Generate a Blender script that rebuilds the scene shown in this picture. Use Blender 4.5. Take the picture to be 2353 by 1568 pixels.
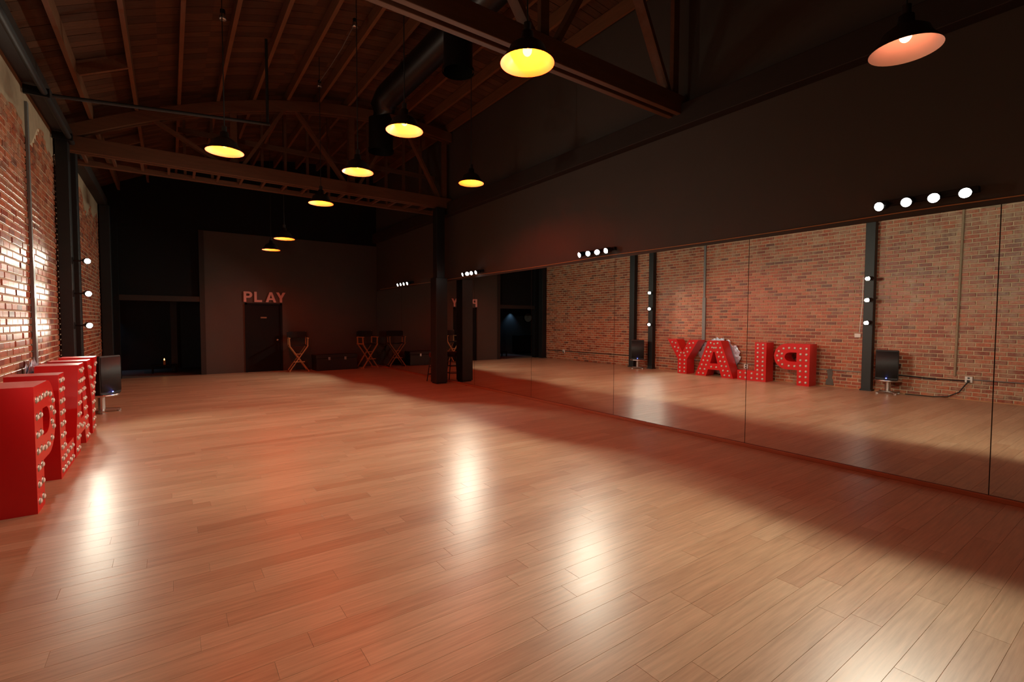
import bpy, bmesh, math, random
from mathutils import Vector, Matrix
random.seed(7)
S = bpy.context.scene
COL = S.collection
for o in list(bpy.data.objects): bpy.data.objects.remove(o)

# ------------------------------------------------------------------ camera
F_PX, PX, PY = 1107.056, 1176.5, 784.0
yaw, pit, rol = (math.radians(a) for a in (35.379, -2.359, 0.19))
fw = Vector((math.sin(yaw)*math.cos(pit), math.cos(yaw)*math.cos(pit), math.sin(pit)))
rt = Vector((math.cos(yaw), -math.sin(yaw), 0)); up = rt.cross(fw)
r2 = math.cos(rol)*rt + math.sin(rol)*up; u2 = -math.sin(rol)*rt + math.cos(rol)*up
CAM = Vector((0, 0, 1.5))
cd = bpy.data.cameras.new('camera'); cam = bpy.data.objects.new('camera', cd); COL.objects.link(cam)
cd.sensor_width = 36; cd.sensor_fit = 'HORIZONTAL'; cd.lens = F_PX/2353*36; cd.clip_start = .05
cam.matrix_world = Matrix(((r2.x, u2.x, -fw.x, 0), (r2.y, u2.y, -fw.y, 0), (r2.z, u2.z, -fw.z, 1.5), (0, 0, 0, 1)))
S.camera = cam

# ------------------------------------------------------------------ world, exposure, light levels
w = bpy.data.worlds.new('world'); S.world = w; w.use_nodes = True
bg = w.node_tree.nodes['Background']; bg.inputs[0].default_value = (.9, .75, .65, 1); bg.inputs[1].default_value = .0015
S.view_settings.view_transform = 'Standard'; S.view_settings.look = 'None'
S.view_settings.exposure = 0.0; S.view_settings.gamma = 1.0; S.view_settings.use_curve_mapping = False
try:
    S.cycles.caustics_reflective = False; S.cycles.caustics_refractive = False
    S.cycles.sample_clamp_indirect = 6.0
except Exception: pass
BAR_W, POST_W, BULB_L = 112.0, 46.0, 900.0          # wall spots, post spots (watts), pendant bulb radiance
WHITE = (1.0, .94, .745)
RED = (1.0, .050, .0009)

# ------------------------------------------------------------------ helpers
def tag(o, label=None, cat=None, group=None, kind=None):
    if label: o['label'] = label
    if cat: o['category'] = cat
    if group: o['group'] = group
    if kind: o['kind'] = kind
    return o
def link(o, parent=None):
    COL.objects.link(o)
    if parent is not None: o.parent = parent
    return o
def empty(name, loc=(0, 0, 0), rz=0.0, **k):
    o = bpy.data.objects.new(name, None); o.empty_display_size = .1
    o.location = loc; o.rotation_euler = (0, 0, rz); link(o); return tag(o, **k)
class MB:
    def __init__(s): s.v = []; s.f = []; s.sm = []
    def add(s, vs, fs, smooth=False):
        n = len(s.v); s.v += [tuple(v) for v in vs]; s.f += [tuple(i+n for i in f) for f in fs]; s.sm += [smooth]*len(fs); return s
    def box(s, a, b):
        x0, y0, z0 = a; x1, y1, z1 = b
        return s.add([(x0,y0,z0),(x1,y0,z0),(x1,y1,z0),(x0,y1,z0),(x0,y0,z1),(x1,y0,z1),(x1,y1,z1),(x0,y1,z1)],
              [(0,3,2,1),(4,5,6,7),(0,1,5,4),(1,2,6,5),(2,3,7,6),(3,0,4,7)])
    def bar(s, p, q, wd, hd, ref=(0, 0, 1)):
        p = Vector(p); q = Vector(q); d = (q-p).normalized(); r = Vector(ref)
        if abs(d.dot(r)) > .98: r = Vector((1, 0, 0))
        a = d.cross(r).normalized(); b = a.cross(d).normalized(); a *= wd/2; b *= hd/2
        vs = [p-a-b, p+a-b, p+a+b, p-a+b, q-a-b, q+a-b, q+a+b, q-a+b]
        return s.add(vs, [(0,3,2,1),(4,5,6,7),(0,1,5,4),(1,2,6,5),(2,3,7,6),(3,0,4,7)])
    def tube(s, pts, r, n=10, caps=True):
        pts = [Vector(p) for p in pts]; rings = []
        for i, p in enumerate(pts):
            d = (pts[min(i+1, len(pts)-1)]-pts[max(i-1, 0)]).normalized()
            ref = Vector((0, 0, 1)) if abs(d.z) < .9 else Vector((1, 0, 0))
            a = d.cross(ref).normalized(); b = a.cross(d).normalized()
            rr = r[i] if isinstance(r, (list, tuple)) else r
            rings.append([p + a*math.cos(2*math.pi*k/n)*rr + b*math.sin(2*math.pi*k/n)*rr for k in range(n)])
        vs = [v for g in rings for v in g]; fs = []
        for i in range(len(pts)-1):
            for k in range(n): fs.append((i*n+k, i*n+(k+1) % n, (i+1)*n+(k+1) % n, (i+1)*n+k))
        s.add(vs, fs, True)
        if caps: s.add(rings[0], [tuple(range(n))]); s.add(rings[-1], [tuple(reversed(range(n)))])
        return s
    def lathe(s, prof, c=(0, 0, 0), n=32, smooth=True):
        vs = []; fs = []
        for r, z in prof:
            for k in range(n): vs.append((c[0]+r*math.cos(2*math.pi*k/n), c[1]+r*math.sin(2*math.pi*k/n), c[2]+z))
        for i in range(len(prof)-1):
            for k in range(n): fs.append((i*n+k, i*n+(k+1) % n, (i+1)*n+(k+1) % n, (i+1)*n+k))
        return s.add(vs, fs, smooth)
    def sphere(s, c, r, n=14, m=9, sc=(1, 1, 1)):
        prof = [(max(1e-4, r*math.sin(math.pi*i/m)), -r*math.cos(math.pi*i/m)) for i in range(m+1)]
        t = MB().lathe(prof, n=n)
        return s.add([(c[0]+v[0]*sc[0], c[1]+v[1]*sc[1], c[2]+v[2]*sc[2]) for v in t.v], t.f, True)
    def mesh(s, name, m):
        me = bpy.data.meshes.new(name); me.from_pydata(s.v, [], s.f); me.materials.append(m)
        me.polygons.foreach_set('use_smooth', s.sm); me.update(); return me
    def build(s, name, m, parent=None, bevel=0, **k):
        o = bpy.data.objects.new(name, s.mesh(name, m)); link(o, parent)
        if bevel:
            b = o.modifiers.new('bevel', 'BEVEL'); b.width = bevel; b.segments = 2; b.limit_method = 'ANGLE'
        return tag(o, **k)
def outline_mesh(name, loops, depth, m, bevel=0.0):
    """loops of (u,v): outer first, holes after -> prism; u->y, v->z, thickness -> x from 0 to -depth (front faces +x)"""
    cu = bpy.data.curves.new(name, 'CURVE'); cu.dimensions = '2D'; cu.fill_mode = 'BOTH'; cu.extrude = depth/2
    for lp in loops:
        sp = cu.splines.new('POLY'); sp.points.add(len(lp)-1); sp.use_cyclic_u = True
        for i, (u, v) in enumerate(lp): sp.points[i].co = (u, v, 0, 1)
    t = bpy.data.objects.new('tmp', cu); COL.objects.link(t)
    me = bpy.data.meshes.new_from_object(t.evaluated_get(bpy.context.evaluated_depsgraph_get()))
    bpy.data.objects.remove(t); me.name = name; me.materials.clear(); me.materials.append(m)
    me.transform(Matrix(((0, 0, 1, -depth/2), (1, 0, 0, 0), (0, 1, 0, 0), (0, 0, 0, 1))))
    me.polygons.foreach_set('use_smooth', [False]*len(me.polygons)); me.update(); return me
def proj(p):
    d = Vector(p)-CAM; z = d.dot(fw)
    if z < .3: return None
    return (PX+F_PX*d.dot(r2)/z, PY-F_PX*d.dot(u2)/z, z)
def seen(p):
    q = proj(p); return q and -30 < q[0] < 2383 and -30 < q[1] < 1598

# ------------------------------------------------------------------ materials
def nodes(name):
    m = bpy.data.materials.new(name); m.use_nodes = True; nt = m.node_tree; return m, nt, nt.nodes['Principled BSDF']
def mat(name, col, rough=.5, metal=0.0, emit=None, es=0.0, var=0.0, scale=6.0, stretch=(1, 1, 1), bump=0.0, spec=.5):
    m, nt, b = nodes(name)
    b.inputs['Base Color'].default_value = (*col, 1); b.inputs['Roughness'].default_value = rough
    b.inputs['Metallic'].default_value = metal; b.inputs['Specular IOR Level'].default_value = spec
    if emit: b.inputs['Emission Color'].default_value = (*emit, 1); b.inputs['Emission Strength'].default_value = es
    if var or bump:
        g = nt.nodes.new('ShaderNodeNewGeometry'); mp = nt.nodes.new('ShaderNodeMapping'); mp.inputs['Scale'].default_value = stretch
        n = nt.nodes.new('ShaderNodeTexNoise'); n.inputs['Scale'].default_value = scale; n.inputs['Detail'].default_value = 6
        nt.links.new(g.outputs['Position'], mp.inputs[0]); nt.links.new(mp.outputs[0], n.inputs['Vector'])
        if var:
            mx = nt.nodes.new('ShaderNodeMix'); mx.data_type = 'RGBA'
            mx.inputs['A'].default_value = (*[c*(1-var) for c in col], 1); mx.inputs['B'].default_value = (*[min(1, c*(1+var)) for c in col], 1)
            nt.links.new(n.outputs['Fac'], mx.inputs['Factor']); nt.links.new(mx.outputs['Result'], b.inputs['Base Color'])
        if bump:
            bp = nt.nodes.new('ShaderNodeBump'); bp.inputs['Strength'].default_value = bump; bp.inputs['Distance'].default_value = .01
            nt.links.new(n.outputs['Fac'], bp.inputs['Height']); nt.links.new(bp.outputs[0], b.inputs['Normal'])
    return m
def piece_mat(name, stops, rough, grain=(1, 1, 1), gscale=8.0, gamt=.25, smear=None, bump=.2, rvar=.0, spec=.5):
    """colour per piece (object random + island random), fine grain, optional smear of another colour"""
    m, nt, b = nodes(name); L = nt.links.new; N = nt.nodes.new
    oi = N('ShaderNodeObjectInfo'); ge = N('ShaderNodeNewGeometry')
    ad = N('ShaderNodeMath'); ad.operation = 'ADD'; fr = N('ShaderNodeMath'); fr.operation = 'FRACT'
    L(oi.outputs['Random'], ad.inputs[0]); L(ge.outputs['Random Per Island'], ad.inputs[1]); L(ad.outputs[0], fr.inputs[0])
    cr = N('ShaderNodeValToRGB'); el = cr.color_ramp.elements
    while len(el) < len(stops): el.new(.5)
    for i, (p, c) in enumerate(stops): el[i].position = p; el[i].color = (*c, 1)
    L(fr.outputs[0], cr.inputs[0])
    mp = N('ShaderNodeMapping'); mp.inputs['Scale'].default_value = grain; L(ge.outputs['Position'], mp.inputs[0])
    off = N('ShaderNodeVectorMath'); off.operation = 'ADD'; cmb = N('ShaderNodeCombineXYZ')
    mul = N('ShaderNodeMath'); mul.operation = 'MULTIPLY'; mul.inputs[1].default_value = 37.0; L(fr.outputs[0], mul.inputs[0])
    for i in range(3): L(mul.outputs[0], cmb.inputs[i])
    L(mp.outputs[0], off.inputs[0]); L(cmb.outputs[0], off.inputs[1])
    nz = N('ShaderNodeTexNoise'); nz.inputs['Scale'].default_value = gscale; nz.inputs['Detail'].default_value = 8; nz.inputs['Roughness'].default_value = .6
    L(off.outputs[0], nz.inputs['Vector'])
    hs = N('ShaderNodeHueSaturation'); mr = N('ShaderNodeMapRange'); mr.inputs['From Min'].default_value = .3; mr.inputs['From Max'].default_value = .7
    mr.inputs['To Min'].default_value = 1-gamt; mr.inputs['To Max'].default_value = 1+gamt
    L(nz.outputs['Fac'], mr.inputs['Value']); L(mr.outputs[0], hs.inputs['Value']); L(cr.outputs[0], hs.inputs['Color'])
    out = hs.outputs[0]
    if smear:
        sc, scol, lo, hi = smear
        n2 = N('ShaderNodeTexNoise'); n2.inputs['Scale'].default_value = sc; n2.inputs['Detail'].default_value = 7; n2.inputs['Roughness'].default_value = .7
        L(ge.outputs['Position'], n2.inputs['Vector'])
        r = N('ShaderNodeMapRange'); r.inputs['From Min'].default_value = lo; r.inputs['From Max'].default_value = hi; sx_ = N('ShaderNodeSeparateXYZ'); L(ge.outputs['Position'], sx_.inputs[0])
        ry = N('ShaderNodeMapRange'); ry.inputs['From Min'].default_value = 4.2; ry.inputs['From Max'].default_value = 2.8; ry.inputs['To Max'].default_value = .09; L(sx_.outputs['Y'], ry.inputs['Value'])
        rz = N('ShaderNodeMapRange'); rz.inputs['From Min'].default_value = 2.9; rz.inputs['From Max'].default_value = 4.0; rz.inputs['To Max'].default_value = .12; L(sx_.outputs['Z'], rz.inputs['Value'])
        a1 = N('ShaderNodeMath'); L(n2.outputs['Fac'], a1.inputs[0]); L(ry.outputs[0], a1.inputs[1])
        a2 = N('ShaderNodeMath'); L(a1.outputs[0], a2.inputs[0]); L(rz.outputs[0], a2.inputs[1]); L(a2.outputs[0], r.inputs['Value'])
        mx = N('ShaderNodeMix'); mx.data_type = 'RGBA'; L(r.outputs[0], mx.inputs['Factor']); L(out, mx.inputs['A']); mx.inputs['B'].default_value = (*scol, 1)
        out = mx.outputs['Result']
    L(out, b.inputs['Base Color']); b.inputs['Roughness'].default_value = rough; b.inputs['Specular IOR Level'].default_value = spec
    if rvar:
        r3 = N('ShaderNodeMapRange'); r3.inputs['To Min'].default_value = rough-rvar; r3.inputs['To Max'].default_value = rough+rvar
        L(nz.outputs['Fac'], r3.inputs['Value']); L(r3.outputs[0], b.inputs['Roughness'])
    if bump:
        bp = N('ShaderNodeBump'); bp.inputs['Strength'].default_value = bump; bp.inputs['Distance'].default_value = .004
        L(nz.outputs['Fac'], bp.inputs['Height']); L(bp.outputs[0], b.inputs['Normal'])
    return m
M_plank = piece_mat('floor_wood', [(0, (.47, .29, .17)), (.35, (.53, .355, .215)), (.7, (.57, .395, .245)), (1, (.49, .32, .19))], .335, (1.0, 17, 1), 3.2, .17, bump=.03, rvar=.05)
M_brick = piece_mat('brick_face', [(0, (.22, .045, .022)), (.3, (.37, .085, .036)), (.65, (.46, .125, .052)), (.85, (.40, .15, .08)), (1, (.15, .04, .025))],
                    .42, (1, 1, 1), 26, .3, smear=(4.3, (.45, .30, .19), .54, .80), bump=.6, rvar=.12)
M_mortar = mat('mortar', (.57, .42, .275), .8, var=.25, scale=9, bump=.5)
M_deck = piece_mat('roof_board_wood', [(0, (.055, .022, .009)), (.5, (.085, .034, .014)), (1, (.115, .048, .02))], .7, (2, 14, 2), 3, .3, bump=.2)
M_joist = mat('joist_wood', (.17, .068, .028), .65, var=.3, scale=4, stretch=(8, .8, 8))
M_truss = mat('truss_wood', (.125, .048, .020), .65, var=.35, scale=4, stretch=(.8, 6, 6))
M_wallgrey = mat('grey_wall_paint', (.060, .046, .039), .62, var=.08, scale=2.5)
M_wallfar = mat('charcoal_wall_paint', (.070, .052, .043), .6, var=.08, scale=2.5)
M_black = mat('black_paint', (.006, .006, .0065), .75, spec=.2)
M_blackwood = mat('dark_beam_wood', (.020, .011, .0075), .65, var=.3, scale=3, stretch=(6, .7, 6))
M_post = mat('blackened_steel_post', (.008, .0085, .0095), .5, var=.3, scale=12)
M_mirror = mat('mirror_silver', (.80, .79, .77), 0.0, 1.0)
M_trimred = mat('reddish_wood_trim', (.36, .13, .06), .4, var=.2, scale=5, stretch=(5, .8, 5))
M_red = mat('red_gloss_paint', (.62, .010, .012), .32, var=.06, scale=3)
M_bulb = mat('clear_bulb_glass', (.78, .72, .64), .12, spec=.8)
M_socket = mat('bulb_socket_metal', (.42, .38, .33), .28, 1.0)
M_silver = mat('brushed_aluminium', (.66, .65, .64), .28, 1.0)
M_canvas = mat('black_canvas', (.012, .011, .012), .85)
M_beech = mat('varnished_beech', (.52, .25, .10), .45, var=.2, scale=7)
M_case = mat('black_case_laminate', (.015, .015, .016), .45)
M_spk = mat('black_speaker_grille', (.010, .0105, .011), .6, var=.2, scale=60)
M_white = mat('white_plastic', (.75, .73, .68), .4)
M_conduit = mat('grey_conduit', (.19, .185, .18), .5, .3)
M_cord = mat('black_cord', (.012, .012, .012), .6)
M_duct = mat('dark_duct_metal', (.035, .03, .028), .38, .85)
M_shade = mat('dark_enamel', (.018, .012, .010), .35)
M_enamel = mat('white_enamel', (.80, .78, .76), .35)
M_pink = mat('painted_letter_rose', (.72, .40, .36), .5)
M_blue = mat('blue_led', (.1, .1, .6), .3, emit=(.12, .16, 1.0), es=9)
M_lens = mat('lit_spot_lens', (1, 1, 1), .3, emit=(1.0, .95, .86), es=26)
M_hot = mat('hot_red_bulb', (1, .3, .1), .3, emit=RED, es=BULB_L)
M_dim = mat('dim_amber_bulb', (1, .4, .2), .3, emit=(1.0, .25, .12), es=15)
M_flame = mat('candle_flame', (1, .5, .2), .3, emit=(1.0, .45, .12), es=7)
M_wax = mat('candle_wax', (.7, .45, .2), .5)
M_grey = mat('patched_cement', (.15, .135, .115), .8, var=.25, scale=14)
M_foil = mat('clear_crinkled_plastic', (.66, .76, .92), .22, .55)
M_stoolred = mat('dark_red_vinyl', (.085, .014, .009), .5)
M_blackmetal = mat('black_metal', (.012, .012, .013), .4, .4)
M_annex = mat('dark_slate_paint', (.045, .05, .055), .7)
M_plate = mat('brass_plate', (.45, .32, .20), .35, .8)
M_clockface = mat('clock_face', (.5, .5, .47), .5)
M_plaster = mat('tan_plaster', (.34, .25, .16), .85, var=.25, scale=8, bump=.5)

# ------------------------------------------------------------------ dimensions
XL, XR, YF, YN, ZT = -1.36, 5.631, 15.7, -3.0, 6.08
def zroof(x): return ZT-.048*(x-4.3)**2

# ------------------------------------------------------------------ floor
fl = MB().box((XL-.2, YN, -.06), (XR+.1, 19.2, -.012)).build('floor', M_grey, label='wide wooden plank floor running under the mirror wall', cat='floor', kind='structure')
PW, PL = .132, 1.24
planks = []
row = 0; y = YN
while y < YF:
    x = XL-.05-random.random()*PL; 
    while x < XR:
        x0 = max(x, XL-.05); x1 = min(x+PL, XR)
        if x1-x0 > .06: planks.append((x0, x1, y, y+PW))
        x += PL
    y += PW; row += 1
def plank_score(p):
    c = ((p[0]+p[1])/2, (p[2]+p[3])/2, 0)
    if not seen(c): return 0
    a = proj((c[0], p[2], 0)); b = proj((c[0], p[3], 0)); e = proj((p[0], c[1], 0)); g = proj((p[1], c[1], 0))
    if not (a and b and e and g): return 1e9/(1+c[1])
    return abs(a[1]-b[1])*abs(e[0]-g[0])
full = [p for p in planks if abs(p[1]-p[0]-PL) < 1e-6]
full.sort(key=plank_score, reverse=True); near = set(full[:300])
def plank_verts(x0, x1, y0, y1, g=.0003, c=.0007, t=.012):
    x0 += g; x1 -= g; y0 += g; y1 -= g
    return [(x0,y0,-t),(x1,y0,-t),(x1,y1,-t),(x0,y1,-t),(x0,y0,-c),(x1,y0,-c),(x1,y1,-c),(x0,y1,-c),
            (x0+c,y0+c,0),(x1-c,y0+c,0),(x1-c,y1-c,0),(x0+c,y1-c,0)]
PF = [(0,1,5,4),(1,2,6,5),(2,3,7,6),(3,0,4,7),(4,5,9,8),(5,6,10,9),(6,7,11,10),(7,4,8,11),(8,9,10,11)]
pm = MB().add(plank_verts(0, PL, 0, PW), PF).mesh('plank', M_plank)
for p in sorted(near):
    o = bpy.data.objects.new('plank', pm); o.location = (p[0], p[2], 0); link(o, fl)
rest = MB()
for p in planks:
    if p not in near: rest.add(plank_verts(*p), PF)
rest.build('plank_field', M_plank, fl, kind='stuff')

# ------------------------------------------------------------------ left brick wall
wl = MB().box((XL-.25, YN, -.05), (XL-.012, 16.2, 4.62)).build('wall_left', M_mortar, label='long red brick wall with pale mortar joints', cat='wall', kind='structure')
BP, BH, BL, MT = .225, .080, .207, .018
bricks = []
nz_ = int(4.28/BH)
for r in range(nz_):
    z = r*BH+.004
    y = YN + (0 if r % 2 else -BP/2) + random.uniform(-.012, .012)
    while y < 16.0:
        if y > 1.2: bricks.append((y, z))
        y += BP
def brick_score(b):
    y, z = b; best = 0
    for x in (XL, 2*XR-XL):
        if x > 0 and z > 2.5 + 0: 
            pass
        c = (x, y+.1, z+.03)
        if not seen(c): continue
        a = proj((x, y, z)); e = proj((x, y+BL, z)); g = proj((x, y, z+.066))
        if a and e and g: best = max(best, abs(a[0]-e[0])*abs(a[1]-g[1]))
    return best
# the top courses carry ragged plaster instead of bricks
def plastered(y, z):
    return z > 3.92 + .2*math.sin(y*1.7+.5)*math.sin(y*.63) + .12*math.sin(y*5.1)
vis = [b for b in bricks if not plastered(*b)]
vis.sort(key=brick_score, reverse=True); bignear = set(vis[:300])
def brick_verts(y0, z0, y1, z1, x=.0):
    c = .004; xb = XL-.03; xf = XL+x
    return [(xb,y0,z0),(xb,y1,z0),(xb,y1,z1),(xb,y0,z1),(xf-c,y0,z0),(xf-c,y1,z0),(xf-c,y1,z1),(xf-c,y0,z1),
            (xf,y0+c,z0+c),(xf,y1-c,z0+c),(xf,y1-c,z1-c),(xf,y0+c,z1-c)]
bm_ = MB().add([(v[0]-XL, v[1], v[2]) for v in brick_verts(0, 0, BL, BH-MT)], PF).mesh('brick', M_brick)
for b in sorted(bignear):
    o = bpy.data.objects.new('brick', bm_); o.location = (XL+random.uniform(-.004, .005), b[0], b[1]); link(o, wl)
rest = MB()
for b in vis:
    if b not in bignear: rest.add(brick_verts(b[0], b[1], b[0]+BL, b[1]+BH-MT, random.uniform(-.004, .005)), PF)
rest.build('brick_field', M_brick, wl, kind='stuff')
pl = MB()
yy = 1.0
while yy < 16.0:                                     # ragged plaster band under the roof plate
    d = .12; z0 = [3.92 + .2*math.sin(q*1.7+.5)*math.sin(q*.63) + .12*math.sin(q*5.1) for q in (yy, yy+d)]
    pl.add([(XL+.002, yy, z0[0]), (XL+.002, yy+d, z0[1]), (XL+.002, yy+d, 4.3), (XL+.002, yy, 4.3),
            (XL-.03, yy, z0[0]), (XL-.03, yy+d, z0[1])], [(0,1,2,3), (4,5,1,0)])
    yy += d
pl.build('plaster_band', M_plaster, wl, label='ragged tan plaster smeared under the roof')
MB().box((XL-.0, 1.0, 0), (XL+.016, 9.7, .014)).build('baseboard_left', M_beech, label='thin pale strip of wood along the foot of the brick wall', cat='baseboard', kind='structure')
# ------------------------------------------------------------------ right wall, beam
MB().box((XR, YN, -.05), (XR+.2, 16.2, 6.3)).build('wall_right', M_wallgrey, label='tall dark grey painted wall above and behind the mirror', cat='wall', kind='structure')
MB().box((XR-.16, YN, 4.04), (XR-.001, YF-.05, 4.33)).build('wall_beam', M_blackwood, bevel=.008, label='heavy dark timber beam running along the grey wall high above the mirror', cat='beam')
MB().box((XL-.1, YN-.2, -.05), (XR+.2, YN, 6.3)).build('wall_near', M_black, label='dark wall behind the viewer', cat='wall', kind='structure')
# ------------------------------------------------------------------ far wall with door and tall dark opening
wf = MB()
wf.box((.80, YF, -.05), (1.76, YF+.15, 3.95)); wf.box((2.74, YF, -.05), (XR, YF+.15, 3.95)); wf.box((1.76, YF, 2.0), (2.74, YF+.15, 3.95))
wfo = wf.build('wall_far', M_wallfar, label='charcoal painted end wall holding the black door', cat='wall', kind='structure')
MB().box((XL-.1, YF+.02, 3.95), (XR, YF+.15, 6.3)).build('gable_boards', M_black, wfo, label='black upper end wall under the roof')
MB().box((-1.05, YF+.06, 2.14), (.70, YF+.12, 3.95)).build('transom_panel', M_black, wfo, label='black panel above the dark doorway')
d1 = empty('door_1', (2.25, YF, 0), label='black door with a small plate in the charcoal end wall', cat='door', kind='structure')
MB().box((-.435, -.0, .01), (.435, .05, 1.95)).build('leaf', M_black, d1, bevel=.004)
fr = MB(); fr.box((-.49, -.03, 0), (-.435, .08, 2.0)); fr.box((.435, -.03, 0), (.49, .08, 2.0)); fr.box((-.49, -.03, 1.95), (.49, .08, 2.0))
fr.build('door_frame', M_black, d1)
hd = MB().sphere((.34, -.055, .92), .034); hd.tube([(.34, -.055, .92), (.34, 0, .92)], .014); hd.build('handle', M_plate, d1, label='brass round door knob')
MB().box((-.09, -.012, 1.56), (.07, -.001, 1.60)).build('name_plate', M_plate, d1, label='small brass plate', bevel=.003)
d2 = empty('door_2', (-.15, YF, 0), label='tall dark doorway with timber lintel opening to an unlit room', cat='doorway', kind='structure')
MB().box((-.95, -.02, 2.0), (.86, .12, 2.14)).build('lintel', M_blackwood, d2)
MB().box((.83, -.03, 0), (.95, .14, 3.95)).build('jamb', M_blackwood, d2)
MB().box((-1.20, -.06, 0), (-.88, .14, 3.95)).build('jamb', M_black, d2)
# unlit room beyond the doorway
an = MB(); an.box((-4.2, 18.4, -.05), (1.2, 18.55, 2.8))
ano = an.build('wall_annex', M_annex, label='dim slate wall of the unlit room behind the doorway', cat='wall', kind='structure')
MB().box((-4.3, YF+.15, -.05), (-4.2, 18.4, 2.8)).build('wall_annex_left', M_annex, label='dim side wall of the unlit room, on the clock side', cat='wall', kind='structure')
MB().box((1.1, YF+.15, -.05), (1.2, 18.4, 2.8)).build('wall_annex_right', M_annex, label='dim side wall of the unlit room, on the door side', cat='wall', kind='structure')
MB().box((-4.3, YF+.15, 2.8), (1.2, 18.55, 2.9)).build('ceiling_annex', M_black, label='black ceiling of the unlit room', cat='ceiling', kind='structure')
MB().box((-4.2, YF+.15, -.05), (XL-.25, YF+.25, 2.8)).build('wall_annex_front', M_annex, label='dim front wall of the unlit room beside the doorway', cat='wall', kind='structure')
MB().box((.02, 17.2, 0), (.17, 17.3, 2.8)).build('pilaster', M_annex, ano)
c = empty('candle', (-.15, 17.0, .22), label='small lit candle glowing in the dark doorway', cat='candle')
MB().tube([(0, 0, 0), (0, 0, .12)], .03, 16).build('wax_body', M_wax, c)
MB().lathe([(.0005, .12), (.012, .135), (.014, .148), (.008, .168), (.0005, .185)], n=12).build('flame', M_flame, c)
lt = MB(); lt.box((-.3, -.2, -.03), (.3, .2, 0)); 
tb = empty('low_table', (-.15, 17.0, .22), label='low black table under the lit candle', cat='table')
lt.build('table_top', M_black, tb, bevel=.006)
for sx in (-1, 1):
    for sy in (-1, 1): MB().box((sx*.27-.02, sy*.17-.02, -.22), (sx*.27+.02, sy*.17+.02, -.03)).build('leg', M_black, tb)
ck = empty('wall_clock', (-2.73, 18.39, 1.68), label='round dark-rimmed clock on the wall of the unlit room', cat='clock')
MB().tube([(0, 0, 0), (0, -.03, 0)], .26, 28).build('rim', M_black, ck); MB().tube([(0, -.028, 0), (0, -.036, 0)], .215, 28).build('dial', M_clockface, ck)
hh = MB(); hh.bar((0, -.04, 0), (.02, -.04, .13), .012, .004); hh.bar((0, -.04, 0), (.10, -.04, -.02), .014, .004); hh.build('hands', M_black, ck)
cb = empty('sideboard', (-2.5, 18.1, 0), label='black low sideboard under the clock in the unlit room', cat='cabinet')
MB().box((-.7, -.25, .05), (.7, .25, .85)).build('body', M_black, cb, bevel=.006)
for sx in (-.35, .35): MB().box((sx-.33, -.265, .1), (sx+.33, -.25, .8)).build('door', M_case, cb, bevel=.004)
bl = empty('blue_wall_light', (-1.72, 18.36, 1.98), label='small cool blue downlight washing the wall of the unlit room', cat='lamp')
MB().tube([(0, 0, 0), (0, 0, .08)], .035, 14).build('housing', M_black, bl)
ld = bpy.data.lights.new('blue_downlight', 'SPOT'); ld.energy = 12; ld.color = (.35, .65, 1.0); ld.spot_size = math.radians(100); ld.spot_blend = .8; ld.shadow_soft_size = .03
lo = bpy.data.objects.new('blue_downlight', ld); link(lo, bl); lo.location = (0, -.09, -.02)

# ------------------------------------------------------------------ mirror
mw = empty('wall_mirror', (XR, 6.0, 0), label='long frameless mirror of tall panels covering the grey wall', cat='mirror')
MZ0, MZ1 = .045, 2.478
seams = [15.68, 13.58, 11.48, 9.38, 7.28, 5.177, 3.064, .941, -1.16]
for a, b in zip(seams[1:], seams[:-1]):
    MB().box((-.010, a-6+.0035, MZ0), (-.0005, b-6-.0035, MZ1)).build('mirror_panel', M_mirror, mw)
MB().box((XR-.035, -2.9, 0), (XR-.001, YF-.02, .042)).build('baseboard_right', M_trimred, bevel=.006, label='narrow reddish wooden ledge along the foot of the mirror', cat='baseboard', kind='structure')

# ------------------------------------------------------------------ roof
ce = MB()
xs = [XL-.25 + i*(XR+.2-XL+.25)/24 for i in range(25)]
for a, b in zip(xs[:-1], xs[1:]):
    za, zb = zroof(a)+.27, zroof(b)+.27
    ce.add([(a, YN, za), (b, YN, zb), (b, 16.2, zb), (a, 16.2, za), (a, YN, za+.04), (b, YN, zb+.04), (b, 16.2, zb+.04), (a, 16.2, za+.04)], [(0,3,2,1), (4,5,6,7)])
cel = ce.build('ceiling', M_black, label='arched timber roof of boards on long joists', cat='ceiling', kind='structure')
JX = [-.97+.592*k for k in range(12)]
for x in JX:
    if x < XR: MB().box((x-.025, YN, zroof(x)), (x+.025, 15.65, zroof(x)+.20)).build('joist', M_joist, cel)
y = YN
while y < 15.6:                                       # bent roof boards across the joists
    bw = random.choice((.14, .17, .19)); m_ = MB()
    for a, b in zip(xs[:-1], xs[1:]):
        b2 = min(b, XR-.0); a2 = max(a, XL-.2)
        if b2 <= a2: continue
        dz = random.uniform(0, .004); za, zb = zroof(a2)+.21+dz, zroof(b2)+.21+dz
        m_.add([(a2, y+.004, za), (b2, y+.004, zb), (b2, y+bw-.004, zb), (a2, y+bw-.004, za),
                (a2, y+.004, za+.03), (b2, y+.004, zb+.03), (b2, y+bw-.004, zb+.03), (a2, y+bw-.004, za+.03)], [(0,3,2,1), (0,1,5,4), (2,3,7,6)])
    # one island for the whole board
    o = m_.build('roof_board', M_deck, cel)
    y += bw
for (k, y) in [(0, 8.75), (0, 5.9), (0, 12.2), (2, 13.0)]:
    x0, x1 = JX[k]+.025, JX[k+1]-.025
    MB().bar((x0, y, zroof(x0)+.08), (x1, y, zroof(x1)+.08), .05, .14).build('blocking', M_joist, cel)
MB().box((XL-.05, YN, 4.28), (XL+.16, YF, 4.50)).build('wall_plate', M_blackwood, bevel=.01, label='dark timber plate along the top of the brick wall', cat='beam')
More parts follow.
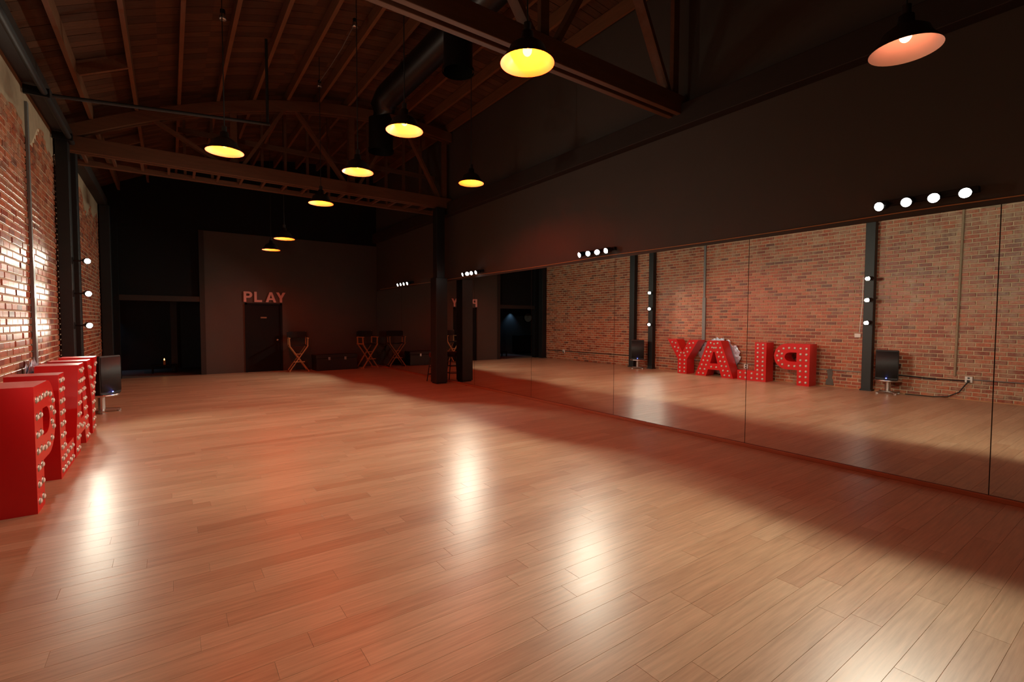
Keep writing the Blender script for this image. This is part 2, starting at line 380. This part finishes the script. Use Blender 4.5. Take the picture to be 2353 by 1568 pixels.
pp = empty('conduit_pipe', (XL+.2, 6, 4.2), label='black pipe running along the top of the brick wall', cat='pipe')
MB().tube([(0, -8, 0), (0, 4, 0)], .035, 12).build('pipe', M_cord, pp)
for yk in (-3, -.5, 2, 3.7): MB().box((-.185, yk-.02, -.05), (.045, yk+.02, .05)).build('bracket', M_blackmetal, pp)

# ------------------------------------------------------------------ trusses
def truss(y, label, studs):
    t = empty('roof_truss', (0, y, 0), label=label, cat='truss', group='bowstring roof trusses')
    x0, x1 = XL+.1, XR-.02
    zb, zt_ = 4.20, 4.44
    for dy in (-.065, .065):
        MB().box((x0, dy-.035, zb), (x1, dy+.035, zt_)).build('bottom_chord', M_truss, t, bevel=.006)
    tc = []; n = 18
    for i in range(n+1):
        x = x0+(x1-x0)*i/n; tc.append((x, zroof(x)-.005))
    for dy in (-.065, .065):
        m_ = MB()
        for (xa, za), (xb, zb2) in zip(tc[:-1], tc[1:]):
            vs = []
            for (x, z) in ((xa, za), (xb, zb2)):
                vs += [(x, dy-.035, z-.20), (x, dy+.035, z-.20), (x, dy+.035, z), (x, dy-.035, z)]
            m_.add(vs, [(0,1,5,4), (1,2,6,5), (2,3,7,6), (3,0,4,7)])
        m_.build('top_chord', M_truss, t)
    zt = lambda x: zroof(x)-.12
    zc = 4.32
    nb = [1.05, 3.25, 5.45]; ntp = [-.25, 2.05, 4.35]
    for xb in nb:
        for xt in ntp:
            if abs(xt-xb) < 1.35:
                MB().bar((xb + (.08 if xt > xb else -.08), 0, zc), (xt + (.08 if xb > xt else -.08), 0, zt(xt)), .055, .13, (0, 1, 0)).build('web_diagonal', M_truss, t)
    for xt in nb: MB().box((xt-.055, -.029, zc), (xt+.055, .029, zt(xt))).build('web_post', M_truss, t)
    if studs:                                           # stud frame close behind, tied to the chord by short blocks
        yb = .66
        MB().box((x0, yb-.04, 4.17), (x1, yb+.05, 4.26)).build('sill_plate', M_truss, t, bevel=.005)
        for i in range(18):
            x = x0+.15+i*.385
            if x < x1: MB().box((x-.02, .10, 4.205), (x+.02, yb-.04, 4.26)).build('block', M_truss, t)
        for i in range(13):
            x = .3+i*.44
            if x < 5.5: MB().box((x-.022, yb-.035, 4.26), (x+.022, yb+.045, zt(x)+.1)).build('stud', M_truss, t)
        MB().box((.2, yb-.06, 5.02), (5.5, yb-.036, 5.12)).build('rail', M_truss, t)
    return t
truss(10.52, 'arched timber truss with studs behind it, above the black post', True)
truss(4.03, 'nearer arched timber truss cutting across the top of the picture', False)

# ------------------------------------------------------------------ posts
def post(name, x0, x1, y0, y1, z1, label, sleeve=None):
    t = empty(name, ((x0+x1)/2, (y0+y1)/2, 0), label=label, cat='post')
    a, b = (x1-x0)/2, (y1-y0)/2
    MB().box((-a, -b, 0), (a, b, z1)).build('shaft', M_post, t, bevel=.008)
    MB().box((-a-.02, -b-.02, 0), (a+.02, b+.02, .03)).build('base_plate', M_post, t)
    if sleeve:
        s, zs = sleeve
        m_ = MB(); m_.box((-s, -s, .03), (s, s, zs)); m_.build('padding', M_post, t, bevel=.01)
    return t
post('support_post', 5.165, 5.375, 10.345, 10.555, 4.17, 'square black post standing in front of the mirror', (.15, 2.52))
post('wall_post', XL+.02, XL+.17, 9.85, 10.02, 4.28, 'black post on the brick wall carrying three lit spotlights beside the red letters')
post('wall_post', XL+.02, XL+.17, 10.6, 10.8, 4.28, 'black post on the brick wall just beyond the speaker on its round stand')
post('wall_post', XL+.02, XL+.17, 4.0, 4.18, 4.28, 'weathered black post on the brick wall seen only in the mirror')
post('wall_post', XL+.02, XL+.22, 15.3, 15.55, 4.28, 'black post at the far end of the brick wall next to the doorway')

# ------------------------------------------------------------------ pendants
shade_o = [(.030, .235), (.045, .23), (.05, .17), (.09, .15), (.135, .115), (.150, .075), (.205, .004), (.207, -.004)]
shade_i = [(.026, .215), (.040, .165), (.085, .143), (.128, .108), (.143, .070), (.200, .004), (.207, -.004)]
def pendant(x, y, z, label, hot=True):
    t = empty('pendant_lamp', (x, y, z), label=label, cat='pendant lamp', group='red pendant lamps under the roof')
    sh = MB().lathe(shade_o, n=40).build('lamp_shade', M_shade, t)
    MB().lathe(shade_i, n=40).build('reflector', M_enamel, sh, label='white enamel inside of the shade')
    MB().tube([(0, 0, .15), (0, 0, .30)], .028, 14).build('socket', M_shade, t)
    MB().sphere((0, 0, .095), .036, 16, 10, (1, 1, 1.2)).build('bulb', M_hot if hot else M_dim, t, label='glowing bulb')
    MB().tube([(0, 0, .29), (0, 0, zroof(x)-z+.215)], .006, 6).build('cord', M_cord, t)
for (x, y, z, lab, hot) in [
    (2.28, 3.02, 3.48, 'largest glowing yellow pendant lamp, hanging under the near truss', True),
    (2.22, 5.25, 3.66, 'glowing pendant lamp in front of the dark air duct', True),
    (.59, 6.88, 3.55, 'leftmost glowing pendant lamp, nearest the brick wall', True),
    (2.16, 6.73, 3.55, 'glowing pendant lamp just below the hanging end of the air duct', True),
    (4.10, 6.95, 3.77, 'glowing pendant lamp right of the black post, against the grey wall', True),
    (2.22, 8.96, 3.565, 'glowing pendant lamp just below the far truss chord', True),
    (2.06, 11.42, 3.265, 'second farthest small glowing pendant lamp before the end wall', True),
    (2.11, 13.4, 3.265, 'farthest and smallest glowing pendant lamp, above the wall sign', True),
    (4.18, 1.21, 3.38, 'salmon pink pendant lamp at the upper right, dimmer than the others', False)]:
    pendant(x, y, z, lab, hot)

# ------------------------------------------------------------------ spotlights
def aim(o, d):
    o.rotation_euler = Vector(d).to_track_quat('-Z', 'Y').to_euler()
def head(parent, loc, d, r, watts, size, blend, length=.12, name='spot_head'):
    d = Vector(d).normalized()
    h = bpy.data.objects.new(name, None); h.empty_display_size = .05
    m_ = MB()
    m_.tube([Vector((0, 0, length)), Vector((0, 0, length*.75)), Vector((0, 0, .02)), Vector((0, 0, 0)), Vector((0, 0, .006))], [r*.55, r*.9, r, r*1.06, r*.92], 20)
    h = m_.build(name, M_blackmetal, parent); h.location = loc; aim(h, d)
    MB().lathe([(.0005, -.012), (r*.5, -.009), (r*.86, .0), (r*.9, .004)], n=20).build('lens', M_lens, h, label='bright white lens')
    l = bpy.data.lights.new('spot_beam', 'SPOT'); l.energy = watts; l.color = WHITE; l.spot_size = math.radians(size); l.spot_blend = blend; l.shadow_soft_size = r*.8
    lo = bpy.data.objects.new('spot_beam', l); link(lo, h); lo.location = (0, 0, -.03)
    return h
bars = [(1.43, [1.736, 1.531, 1.338, 1.133], 2.585, 'brightest bank of four white spotlights, nearest the right edge'),
        (5.50, [5.799, 5.599, 5.398, 5.214], 2.578, 'bank of four white spotlights on the wall above the middle of the mirror'),
        (9.34, [9.63, 9.42, 9.24, 9.05], 2.556, 'bank of four white spotlights just right of the black post'),
        (13.12, [13.461, 13.235, 13.014, 12.768], 2.545, 'farthest and smallest bank of four white spotlights, left of the black post')]
for (yc, ys, z, lab) in bars:
    t = empty('spotlight_bar', (XR-.06, yc, z), label=lab, cat='spotlight', group='spotlight banks above the mirror')
    MB().box((.0, ys[3]-yc-.06, .02), (.058, ys[0]-yc+.06, .07)).build('track', M_blackmetal, t, bevel=.004)
    for i, y in enumerate(ys):
        fan = {1: (.28, .08, -.10, -.30), 5: (.24, -.28, -.62, .06), 9: (.22, -1.25, -.35, .02)}.get(int(yc), (.04, -.02, -.08, -.14))[i]
        h = head(t, (-.12, y-yc, 0), (-1, fan, -.31), .046, BAR_W*(1 if yc < 12 else .7), 87 if yc < 12 else 78, .30)
        MB().tube([(-.03, y-yc, .045), (-.07, y-yc, .02)], .008, 8).build('arm', M_blackmetal, t)
cb_ = MB(); pts = []
for i in range(60):
    y = .3+i*.255; pts.append((XR-.010, y, 2.535-.015*(abs(math.sin((y-1.43)*math.pi/3.9)))))
cb_.tube(pts, .006, 6); cb_.build('power_cable', M_beech, label='thin cable strung along the wall between the spotlight banks', cat='cable')
for (yc, xx, levels, pos) in [(9.87, -1.01, (2.40, 1.90, 1.41), 'post beside the red letters'), (4.06, -1.01, (2.44, 1.98, 1.49), 'post seen only in the mirror')]:
    for lv, z in zip(('topmost', 'middle', 'lowest'), levels):
        t = empty('clamp_spotlight', (XL+.17, yc+.03, z), label=f'{lv} of three lit spotlights on the black {pos}', cat='spotlight', group=f'three spotlights on the {pos}')
        dx = xx-(XL+.17)
        head(t, (dx, -.05, 0), (.45, -.89, -.14) if yc > 5 else (.72, .60, -.10), .046, POST_W*(1.0 if yc > 5 else .6), 122, .6, .10)
        MB().tube([(0, 0, 0), (dx*.5, -.02, .0), (dx*.75, -.03, .02)], .012, 8).build('arm', M_blackmetal, t)
        MB().box((-.004, -.04, -.05), (.012, .04, .05)).build('clamp', M_blackmetal, t)
MB().tube([(XL+.19, 4.19, 2.5), (XL+.19, 4.195, 1.9), (XL+.17, 4.24, 1.27)], .007, 6).build('lamp_cord', M_white, label='thin pale cord running down beside the post to the wall switch', cat='cord')

# ------------------------------------------------------------------ marquee letters
def letter(ch, y0, loops, bulbs, label, depth=.36, xf=-.86):
    t = empty('marquee_letter', (xf, y0, 0), label=label, cat='letter', group='large red marquee letters')
    me = outline_mesh('letter_body', loops, depth, M_red)
    o = bpy.data.objects.new('letter_body', me); link(o, t)
    for (u, v) in bulbs:
        b = bpy.data.objects.new('bulb', BULB_ME); b.location = (0, u, v); link(b, t)
        s = bpy.data.objects.new('socket', SOCK_ME); link(s, b)
    return t
bt_ = MB().sphere((0, 0, 0), .021, 12, 8, (.6, 1, 1))
BULB_ME = MB().add([(v[0]+.005, v[1], v[2]) for v in bt_.v], bt_.f, True).mesh('bulb', M_bulb)
st = MB().tube([(0.0005, 0, 0), (.004, 0, 0), (.004, 0, 0), (.0045, 0, 0)], [.031, .029, .023, .021], 14)
SOCK_ME = st.mesh('socket', M_socket)
H = .985
def arc(cx, cy, rx, ry, a0, a1, n=12):
    return [(cx+rx*math.cos(math.radians(a0+(a1-a0)*i/n)), cy+ry*math.sin(math.radians(a0+(a1-a0)*i/n))) for i in range(n+1)]
P_out = [(0, 0), (.27, 0), (.27, .36), (.50, .36)] + arc(.50, .6725, .31, .3125, -90, 90)[1:-1] + [(.50, H), (0, H)]
P_in = [(.29, .555)] + arc(.42, .665, .14, .11, -90, 90) + [(.29, .775)]
P_b = [(u, v) for u in (.075, .20) for v in (.08, .21, .34, .47, .60, .74, .875)] + [(.33, .88), (.46, .88), (.59, .86), (.70, .79), (.735, .68), (.70, .56), (.61, .475), (.46, .45), (.33, .45), (.625, .735), (.63, .615)]
L_out = [(0, 0), (.74, 0), (.74, .25), (.29, .25), (.29, H), (0, H)]
L_b = [(u, v) for u in (.085, .215) for v in (.065, .175, .285, .395, .505, .615, .725, .835, .925)] + [(u, v) for u in (.36, .52, .66) for v in (.065, .185)]
A_out = [(0, 0), (.33, 0), (.395, .19), (.735, .19), (.80, 0), (1.13, 0), (.755, H), (.375, H)]
A_in = [(.455, .36), (.675, .36), (.585, .68), (.545, .68)]
A_b = []
for i in range(8):
    v = .065+i*.122; s = (v/H)*.375
    A_b += [(.085+s, v), (.225+s*.93, v-.0)] if i < 7 else [(.085+s+.03, v)]
    A_b += [(1.045-s, v), (.905-s*.93, v)] if i < 7 else [(1.045-s-.03, v)]
A_b += [(.49, .265), (.64, .265), (.565, .79), (.565, .90)]
Y_out = [(.30, 0), (.60, 0), (.60, .42), (.96, H), (.66, H), (.45, .63), (.24, H), (-.06, H), (.30, .42)]
Y_b = [(u, v) for u in (.375, .525) for v in (.065, .175, .285, .40)] + [(.36, .52), (.54, .52), (.28, .64), (.62, .64), (.40, .60), (.50, .60)] + \
      [(.19, .76), (.31, .74), (.71, .76), (.59, .74), (.10, .90), (.22, .88), (.80, .90), (.68, .88)]
letter('P', 5.10, [P_out, P_in], P_b, 'red marquee letter P studded with bulbs, nearest the viewer')
letter('L', 6.10, [L_out], L_b, 'red marquee letter L studded with bulbs, between the P and the A')
letter('A', 6.95, [A_out, A_in], A_b, 'red marquee letter A studded with bulbs, between the L and the Y')
letter('Y', 8.06, [Y_out], Y_b, 'red marquee letter Y studded with bulbs, farthest along the brick wall')
# crinkled clear plastic stuffed behind the A
bmx = bmesh.new(); bmesh.ops.create_icosphere(bmx, subdivisions=4, radius=1)
for v in bmx.verts:
    n = 1+random.uniform(-.16, .16); v.co = Vector((v.co.x*.042*n, v.co.y*.56*n, v.co.z*.46*n))
me = bpy.data.meshes.new('plastic_wrap'); bmx.to_mesh(me); bmx.free(); me.materials.append(M_foil)
o = bpy.data.objects.new('plastic_wrap', me); o.location = (XL+.078, 7.62, .55); link(o)
tag(o, label='shiny crinkled clear plastic sheet stuffed behind the red letter A', cat='plastic sheet')

# ------------------------------------------------------------------ speakers on round stands
def speaker(x, y, rz, lab_s, lab_t):
    t = empty('speaker_stand', (x, y, 0), rz, label=lab_t, cat='stand', group='round aluminium speaker stands')
    MB().lathe([(.0005, .265), (.23, .265), (.235, .27), (.235, .292), (.23, .297), (.0005, .297)], n=36).build('round_top', M_silver, t)
    MB().tube([(0, 0, .04), (0, 0, .266)], .048, 18).build('pillar', M_silver, t)
    for k in range(4):
        a = math.pi/4+k*math.pi/2; c_, s_ = math.cos(a), math.sin(a)
        m_ = MB().bar((.03*c_, .03*s_, .045), (.23*c_, .23*s_, .03), .05, .03); m_.box((.215*c_-.02, .215*s_-.02, 0), (.215*c_+.02, .215*s_+.02, .03))
        m_.build('foot', M_silver, t)
    s = empty('loudspeaker', (x, y, .297), rz, label=lab_s, cat='loudspeaker', group='black loudspeakers')
    m_ = MB(); w0, w1, d = .20, .13, .17                      # tapered cabinet, front at +x
    vs = [(d, -w0, 0), (d, w0, 0), (-d, w1, 0), (-d, -w1, 0), (d, -w0, .63), (d, w0, .63), (-d, w1, .60), (-d, -w1, .60)]
    m_.add(vs, [(0,3,2,1), (4,5,6,7), (0,1,5,4), (1,2,6,5), (2,3,7,6), (3,0,4,7)]); m_.build('cabinet', M_case, s, bevel=.02)
    m_ = MB(); n = 12
    for i in range(n):                                         # bowed perforated grille
        a, b = -w0+.015+(2*w0-.03)*i/n, -w0+.015+(2*w0-.03)*(i+1)/n
        xa, xb = d+.004+.022*(1-(a/w0)**2), d+.004+.022*(1-(b/w0)**2)
        m_.add([(xa, a, .05), (xb, b, .05), (xb, b, .60), (xa, a, .60), (d-.01, a, .05), (d-.01, b, .05), (d-.01, a, .60), (d-.01, b, .60)], [(0,1,2,3), (0,4,5,1), (3,2,7,6)], True)
    m_.build('grille', M_spk, s)
    MB().box((-.05, -.2, .3), (.05, -.17, .34)).build('side_handle', M_blackmetal, s)
    MB().sphere((d+.028, 0, .04), .011, 10, 6, (.5, 1.3, .8)).build('status_light', M_blue, s, label='small blue light')
speaker(-.93, 9.98+.22, math.radians(-38), 'black loudspeaker with a blue light beside the red letter Y', 'round silver stand under the loudspeaker next to the letters')
speaker(-1.10, 3.66, math.radians(-6), 'black loudspeaker by the weathered post, seen in the mirror', 'round silver stand under the loudspeaker by the weathered post')

# ------------------------------------------------------------------ fittings on the brick wall
def outlet(y, z, lab, plug=True):
    t = empty('wall_outlet', (XL, y, z), label=lab, cat='outlet', group='white outlets on the brick wall')
    MB().box((0, -.055, -.06), (.04, .055, .06)).build('cover_plate', M_white, t, bevel=.006)
    for dz in (-.028, .028): MB().box((.04, -.017, dz-.014), (.043, .017, dz+.014)).build('socket_face', M_cord, t)
    if plug: MB().box((.042, -.02, -.05), (.07, .02, -.008)).build('plug', M_cord, t)
outlet(14.2, .33, 'white outlet with a black plug far along the brick wall', True)
outlet(6.87, .31, 'white outlet on the brick wall behind the L and the P', False)
outlet(2.45, .40, 'white outlet with a dangling black lead near the cracked plaster')
MB().box((XL, 4.26, 1.16), (XL+.035, 4.38, 1.25)).build('wall_switch', M_white, bevel=.006, label='small white control plate on the brick wall beside the weathered post', cat='switch')
MB().tube([(XL+.02, 2.5, .37), (XL+.02, 3.0, .36), (XL+.02, 3.9, .40)], .012, 8).build('wall_conduit', M_cord, label='black lead on the brick wall between outlet and loudspeaker', cat='conduit')
MB().tube([(XL+.014, 4.25, .385), (XL+.014, 9.8, .36)], .009, 8).build('wall_conduit', M_conduit, label='thin grey conduit running along the brick wall behind the letters', cat='conduit')
MB().tube([(XL+.014, 1.0, .41), (XL+.014, 2.40, .40)], .009, 8).build('wall_conduit', M_conduit, label='thin grey conduit at the right end of the reflected brick wall', cat='conduit')
MB().tube([(XL+.014, 10.85, .36), (XL+.014, 15.2, .33)], .012, 8).build('wall_conduit', M_cord, label='dark conduit along the far part of the brick wall', cat='conduit')
cp = [(XL+.05, 2.45, .36), (XL+.06, 2.50, .28), (XL+.04, 2.58, .14), (XL+.05, 2.75, .03), (XL+.12, 2.95, .012), (XL+.14, 3.4, .012)]
MB().tube(cp, .010, 8).build('power_lead', M_cord, label='black lead drooping from the outlet to the floor', cat='cable')
g = MB().box((XL-.0, 8.10, 0), (XL+.035, 8.20, 2.2)); g.box((XL, 8.12, 2.2), (XL+.03, 8.18, 4.1)); g.build('wall_channel', M_conduit, bevel=.004, label='grey vertical channel on the brick wall behind the letter A', cat='conduit')
g = MB().tube([(XL+.014, 2.66, .45), (XL+.014, 2.62, 4.1)], .022, 8); g.build('wall_channel', M_plaster, label='plastered vertical chase on the brick wall above the outlet', cat='conduit')
ring = [(0, 0), (.17, 0), (.16, .10), (.12, .16), (.13, .27), (.15, .33), (.10, .38), (.04, .37), (.02, .28), (.04, .18), (.01, .1)]
me = outline_mesh('cement_patch', [ring], .012, M_grey); o = bpy.data.objects.new('cement_patch', me); o.location = (XL+.010, 4.78, .03); link(o)
tag(o, label='grey cement patch low on the brick wall beside the letter P', cat='patch')

# ------------------------------------------------------------------ letters above the door
LP = {'P': [[(0, 0), (.065, 0), (.065, .115), (.13, .115)] + arc(.13, .205, .09, .09, -90, 90)[1:-1] + [(.13, .295), (0, .295)], [(.065, .17)] + arc(.12, .205, .035, .035, -90, 90) + [(.065, .24)]],
      'L': [[(0, 0), (.20, 0), (.20, .06), (.065, .06), (.065, .295), (0, .295)]],
      'A': [[(0, 0), (.07, 0), (.09, .065), (.19, .065), (.21, 0), (.28, 0), (.175, .295), (.105, .295)], [(.108, .12), (.172, .12), (.14, .225)]],
      'Y': [[(.095, 0), (.16, 0), (.16, .12), (.255, .295), (.18, .295), (.1275, .19), (.075, .295), (0, .295), (.095, .12)]]}
for ch, x in (('P', 1.735), ('L', 2.005), ('A', 2.30), ('Y', 2.58)):
    me = outline_mesh('sign_letter', LP[ch], .03, M_pink)
    me.transform(Matrix(((0, 1, 0, 0), (-1, 0, 0, 0), (0, 0, 1, 0), (0, 0, 0, 1))))    # face -y
    o = bpy.data.objects.new('sign_letter', me); o.location = (x, YF-.032, 2.03); link(o)
    tag(o, label=f'rose painted letter {ch} mounted above the black door', cat='letter', group='small letters above the door')

# ------------------------------------------------------------------ director chairs, road case, stool
def director_chair(x, y, rz, label):
    t = empty('director_chair', (x, y, 0), rz, label=label, cat='chair', group='tall folding canvas chairs'); W, D = .25, .20
    def P(n, m_, mt=M_beech, **k): return m_.build(n, mt, t, **k)
    for sy in (-D, D):                                            # front at -y
        for sx in (-1, 1):
            yy_ = sy*(1 if sx < 0 else .86)
            P('leg', MB().bar((sx*W, yy_, .03), (-sx*(W-.01), yy_, .75), .028, .045, (0, 1, 0)), label=None)
    for sx in (-1, 1):
        P('foot_rail', MB().bar((sx*W, -D-.04, .018), (sx*W, D+.04, .018), .03, .035))
        P('seat_rail', MB().bar((sx*(W-.01), -D-.02, .765), (sx*(W-.01), D+.02, .765), .028, .035))
        P('arm_post', MB().bar((sx*(W-.01), -D+.02, .77), (sx*W, -D+.02, .97), .03, .025))
        P('back_post', MB().bar((sx*(W-.01), D-.02, .77), (sx*(W+.0), D-.0, 1.175), .028, .03))
        P('armrest', MB().bar((sx*W, -D-.03, .98), (sx*W, D-.03, .98), .05, .022))
    P('footrest', MB().bar((-W+.10, -D-.03, .29), (W-.10, -D-.03, .29), .05, .022)); P('stretcher', MB().bar((-.1, -D, .52), (.1, -D, .52), .02, .02))
    m_ = MB(); n = 8
    for i in range(n):
        a, b = -W+.01+(2*W-.02)*i/n, -W+.01+(2*W-.02)*(i+1)/n; za, zb = .785-.03*(1-(a/W)**2), .785-.03*(1-(b/W)**2)
        m_.add([(a, -D, za), (b, -D, zb), (b, D, zb), (a, D, za), (a, -D, za-.012), (b, -D, zb-.012), (b, D, zb-.012), (a, D, za-.012)], [(0,1,2,3), (4,7,6,5), (0,4,5,1), (2,6,7,3)])
    P('seat', m_, M_canvas)
    m_ = MB()
    for i in range(n):
        a, b = -W-.02+(2*W+.04)*i/n, -W-.02+(2*W+.04)*(i+1)/n; ya, yb = D-.025+.03*(1-(a/W)**2), D-.025+.03*(1-(b/W)**2)
        m_.add([(a, ya, .985), (b, yb, .985), (b, yb, 1.17), (a, ya, 1.17), (a, ya+.035, .985), (b, yb+.035, .985), (b, yb+.035, 1.17), (a, ya+.035, 1.17)], [(0,1,2,3), (4,7,6,5), (3,2,6,7), (0,4,5,1)])
        if i in (0, n-1):
            e = a if i == 0 else b; ye = ya if i == 0 else yb; m_.add([(e, ye, .985), (e, ye+.035, .985), (e, ye+.035, 1.17), (e, ye, 1.17)], [(0, 1, 2, 3)])
    P('backrest', m_, M_canvas)
director_chair(3.08, 15.28, math.radians(-4), 'tall wooden director chair with black canvas beside the black door')
director_chair(5.14, 15.22, math.radians(9), 'tall wooden director chair with black canvas in the corner by the mirror')
t = empty('road_case', (4.12, 15.23, 0), math.radians(3), label='long black road case with metal latches between the director chairs', cat='trunk')
MB().box((-.61, -.25, .0), (.61, .25, .36)).build('body', M_case, t, bevel=.012); MB().box((-.62, -.26, .362), (.62, .26, .47)).build('lid', M_case, t, bevel=.012)
for x in (-.24, .24):
    MB().box((x-.03, -.268, .31), (x+.03, -.25, .40)).build('latch', M_silver, t, bevel=.004)
for x in (-.61, .61): MB().box((x-.008, -.08, .2), (x+.008, .08, .26)).build('end_handle', M_blackmetal, t)
t = empty('bar_stool', (5.375, 10.84, 0), math.radians(12), label='low metal stool with dark red seat half hidden by the black post', cat='stool')
MB().lathe([(.0005, .60), (.155, .60), (.17, .62), (.17, .69), (.155, .72), (.0005, .725)], n=28).build('seat', M_stoolred, t)
for k in range(4):
    a = math.pi/4+k*math.pi/2; c_, s_ = math.cos(a), math.sin(a)
    MB().tube([(.13*c_, .13*s_, .60), (.22*c_, .22*s_, 0)], .012, 8).build('leg', M_blackmetal, t)
for z, rr in ((.36, .166), (.18, .193)):
    for k in range(4):
        a = math.pi/4+k*math.pi/2; b = a+math.pi/2
        MB().tube([(rr*math.cos(a), rr*math.sin(a), z), (rr*math.cos(b), rr*math.sin(b), z)], .009, 8).build('rung', M_blackmetal, t)

# ------------------------------------------------------------------ under the roof: duct, pipe, small fittings
du = empty('air_duct', (3.2, 7, 5.5), label='dark round air duct bending down from the roof', cat='duct')
path = [(.13, -3.6, .08), (.12, -.6, .06), (.02, .9, -.05), (-.03, 1.25, -.11), (-.05, 1.42, -.24), (-.06, 1.47, -.42), (-.06, 1.48, -.98)]
MB().tube(path, .21, 26, False).build('duct_run', M_duct, du)
MB().tube([(.13, -1.0, .1), (.13, -1.0, -.55)], .20, 26, False).build('duct_drop', M_duct, du)
for (p, q) in [((.13, -1.0, -.52), (.13, -1.0, -.56)), ((-.06, 1.48, -.95), (-.06, 1.48, -.99)), ((.06, .3, .01), (.058, .34, .007)), ((.0, 1.1, -.07), (-.004, 1.13, -.075))]:
    MB().tube([p, q], .222, 26, False).build('collar', M_duct, du)
t = empty('hanging_pipe', (1.24, 8.0, 4.4), label='thin black pipe hung from the roof by a rod, left of the lamps', cat='pipe')
MB().tube([(-2.33, 0, -.216), (.03, 0, 0)], .022, 10).build('pipe', M_cord, t); MB().tube([(0, 0, -.02), (0, 0, 1.22)], .02, 8).build('hanger_rod', M_cord, t)
for (x, y, lab) in [(.63, 7.25, 'small metal roof spotlight hanging left of the black rod'), (2.29, 7.2, 'small pale roof fitting with a wire, in front of the joists'), (2.33, 9.4, 'small pale roof fitting near the far truss')]:
    z = zroof(x); t = empty('roof_fitting', (x, y, z), label=lab, cat='light fitting')
    MB().tube([(0, 0, .0), (0, 0, -.05)], .03, 12).build('mount', M_blackmetal, t)
    MB().lathe([(.018, -.04), (.035, -.06), (.045, -.12), (.03, -.125), (.0005, -.12)], n=16).build('head', M_silver, t)
wr = MB().tube([(2.31, 7.2, zroof(2.31)-.02), (2.33, 8.0, zroof(2.31)-.05), (2.34, 8.7, zroof(2.31)-.03), (2.33, 9.4, zroof(2.31)-.02)], .006, 6)
wr.build('roof_wire', M_conduit, label='thin wire sagging between two small roof fittings', cat='wire')
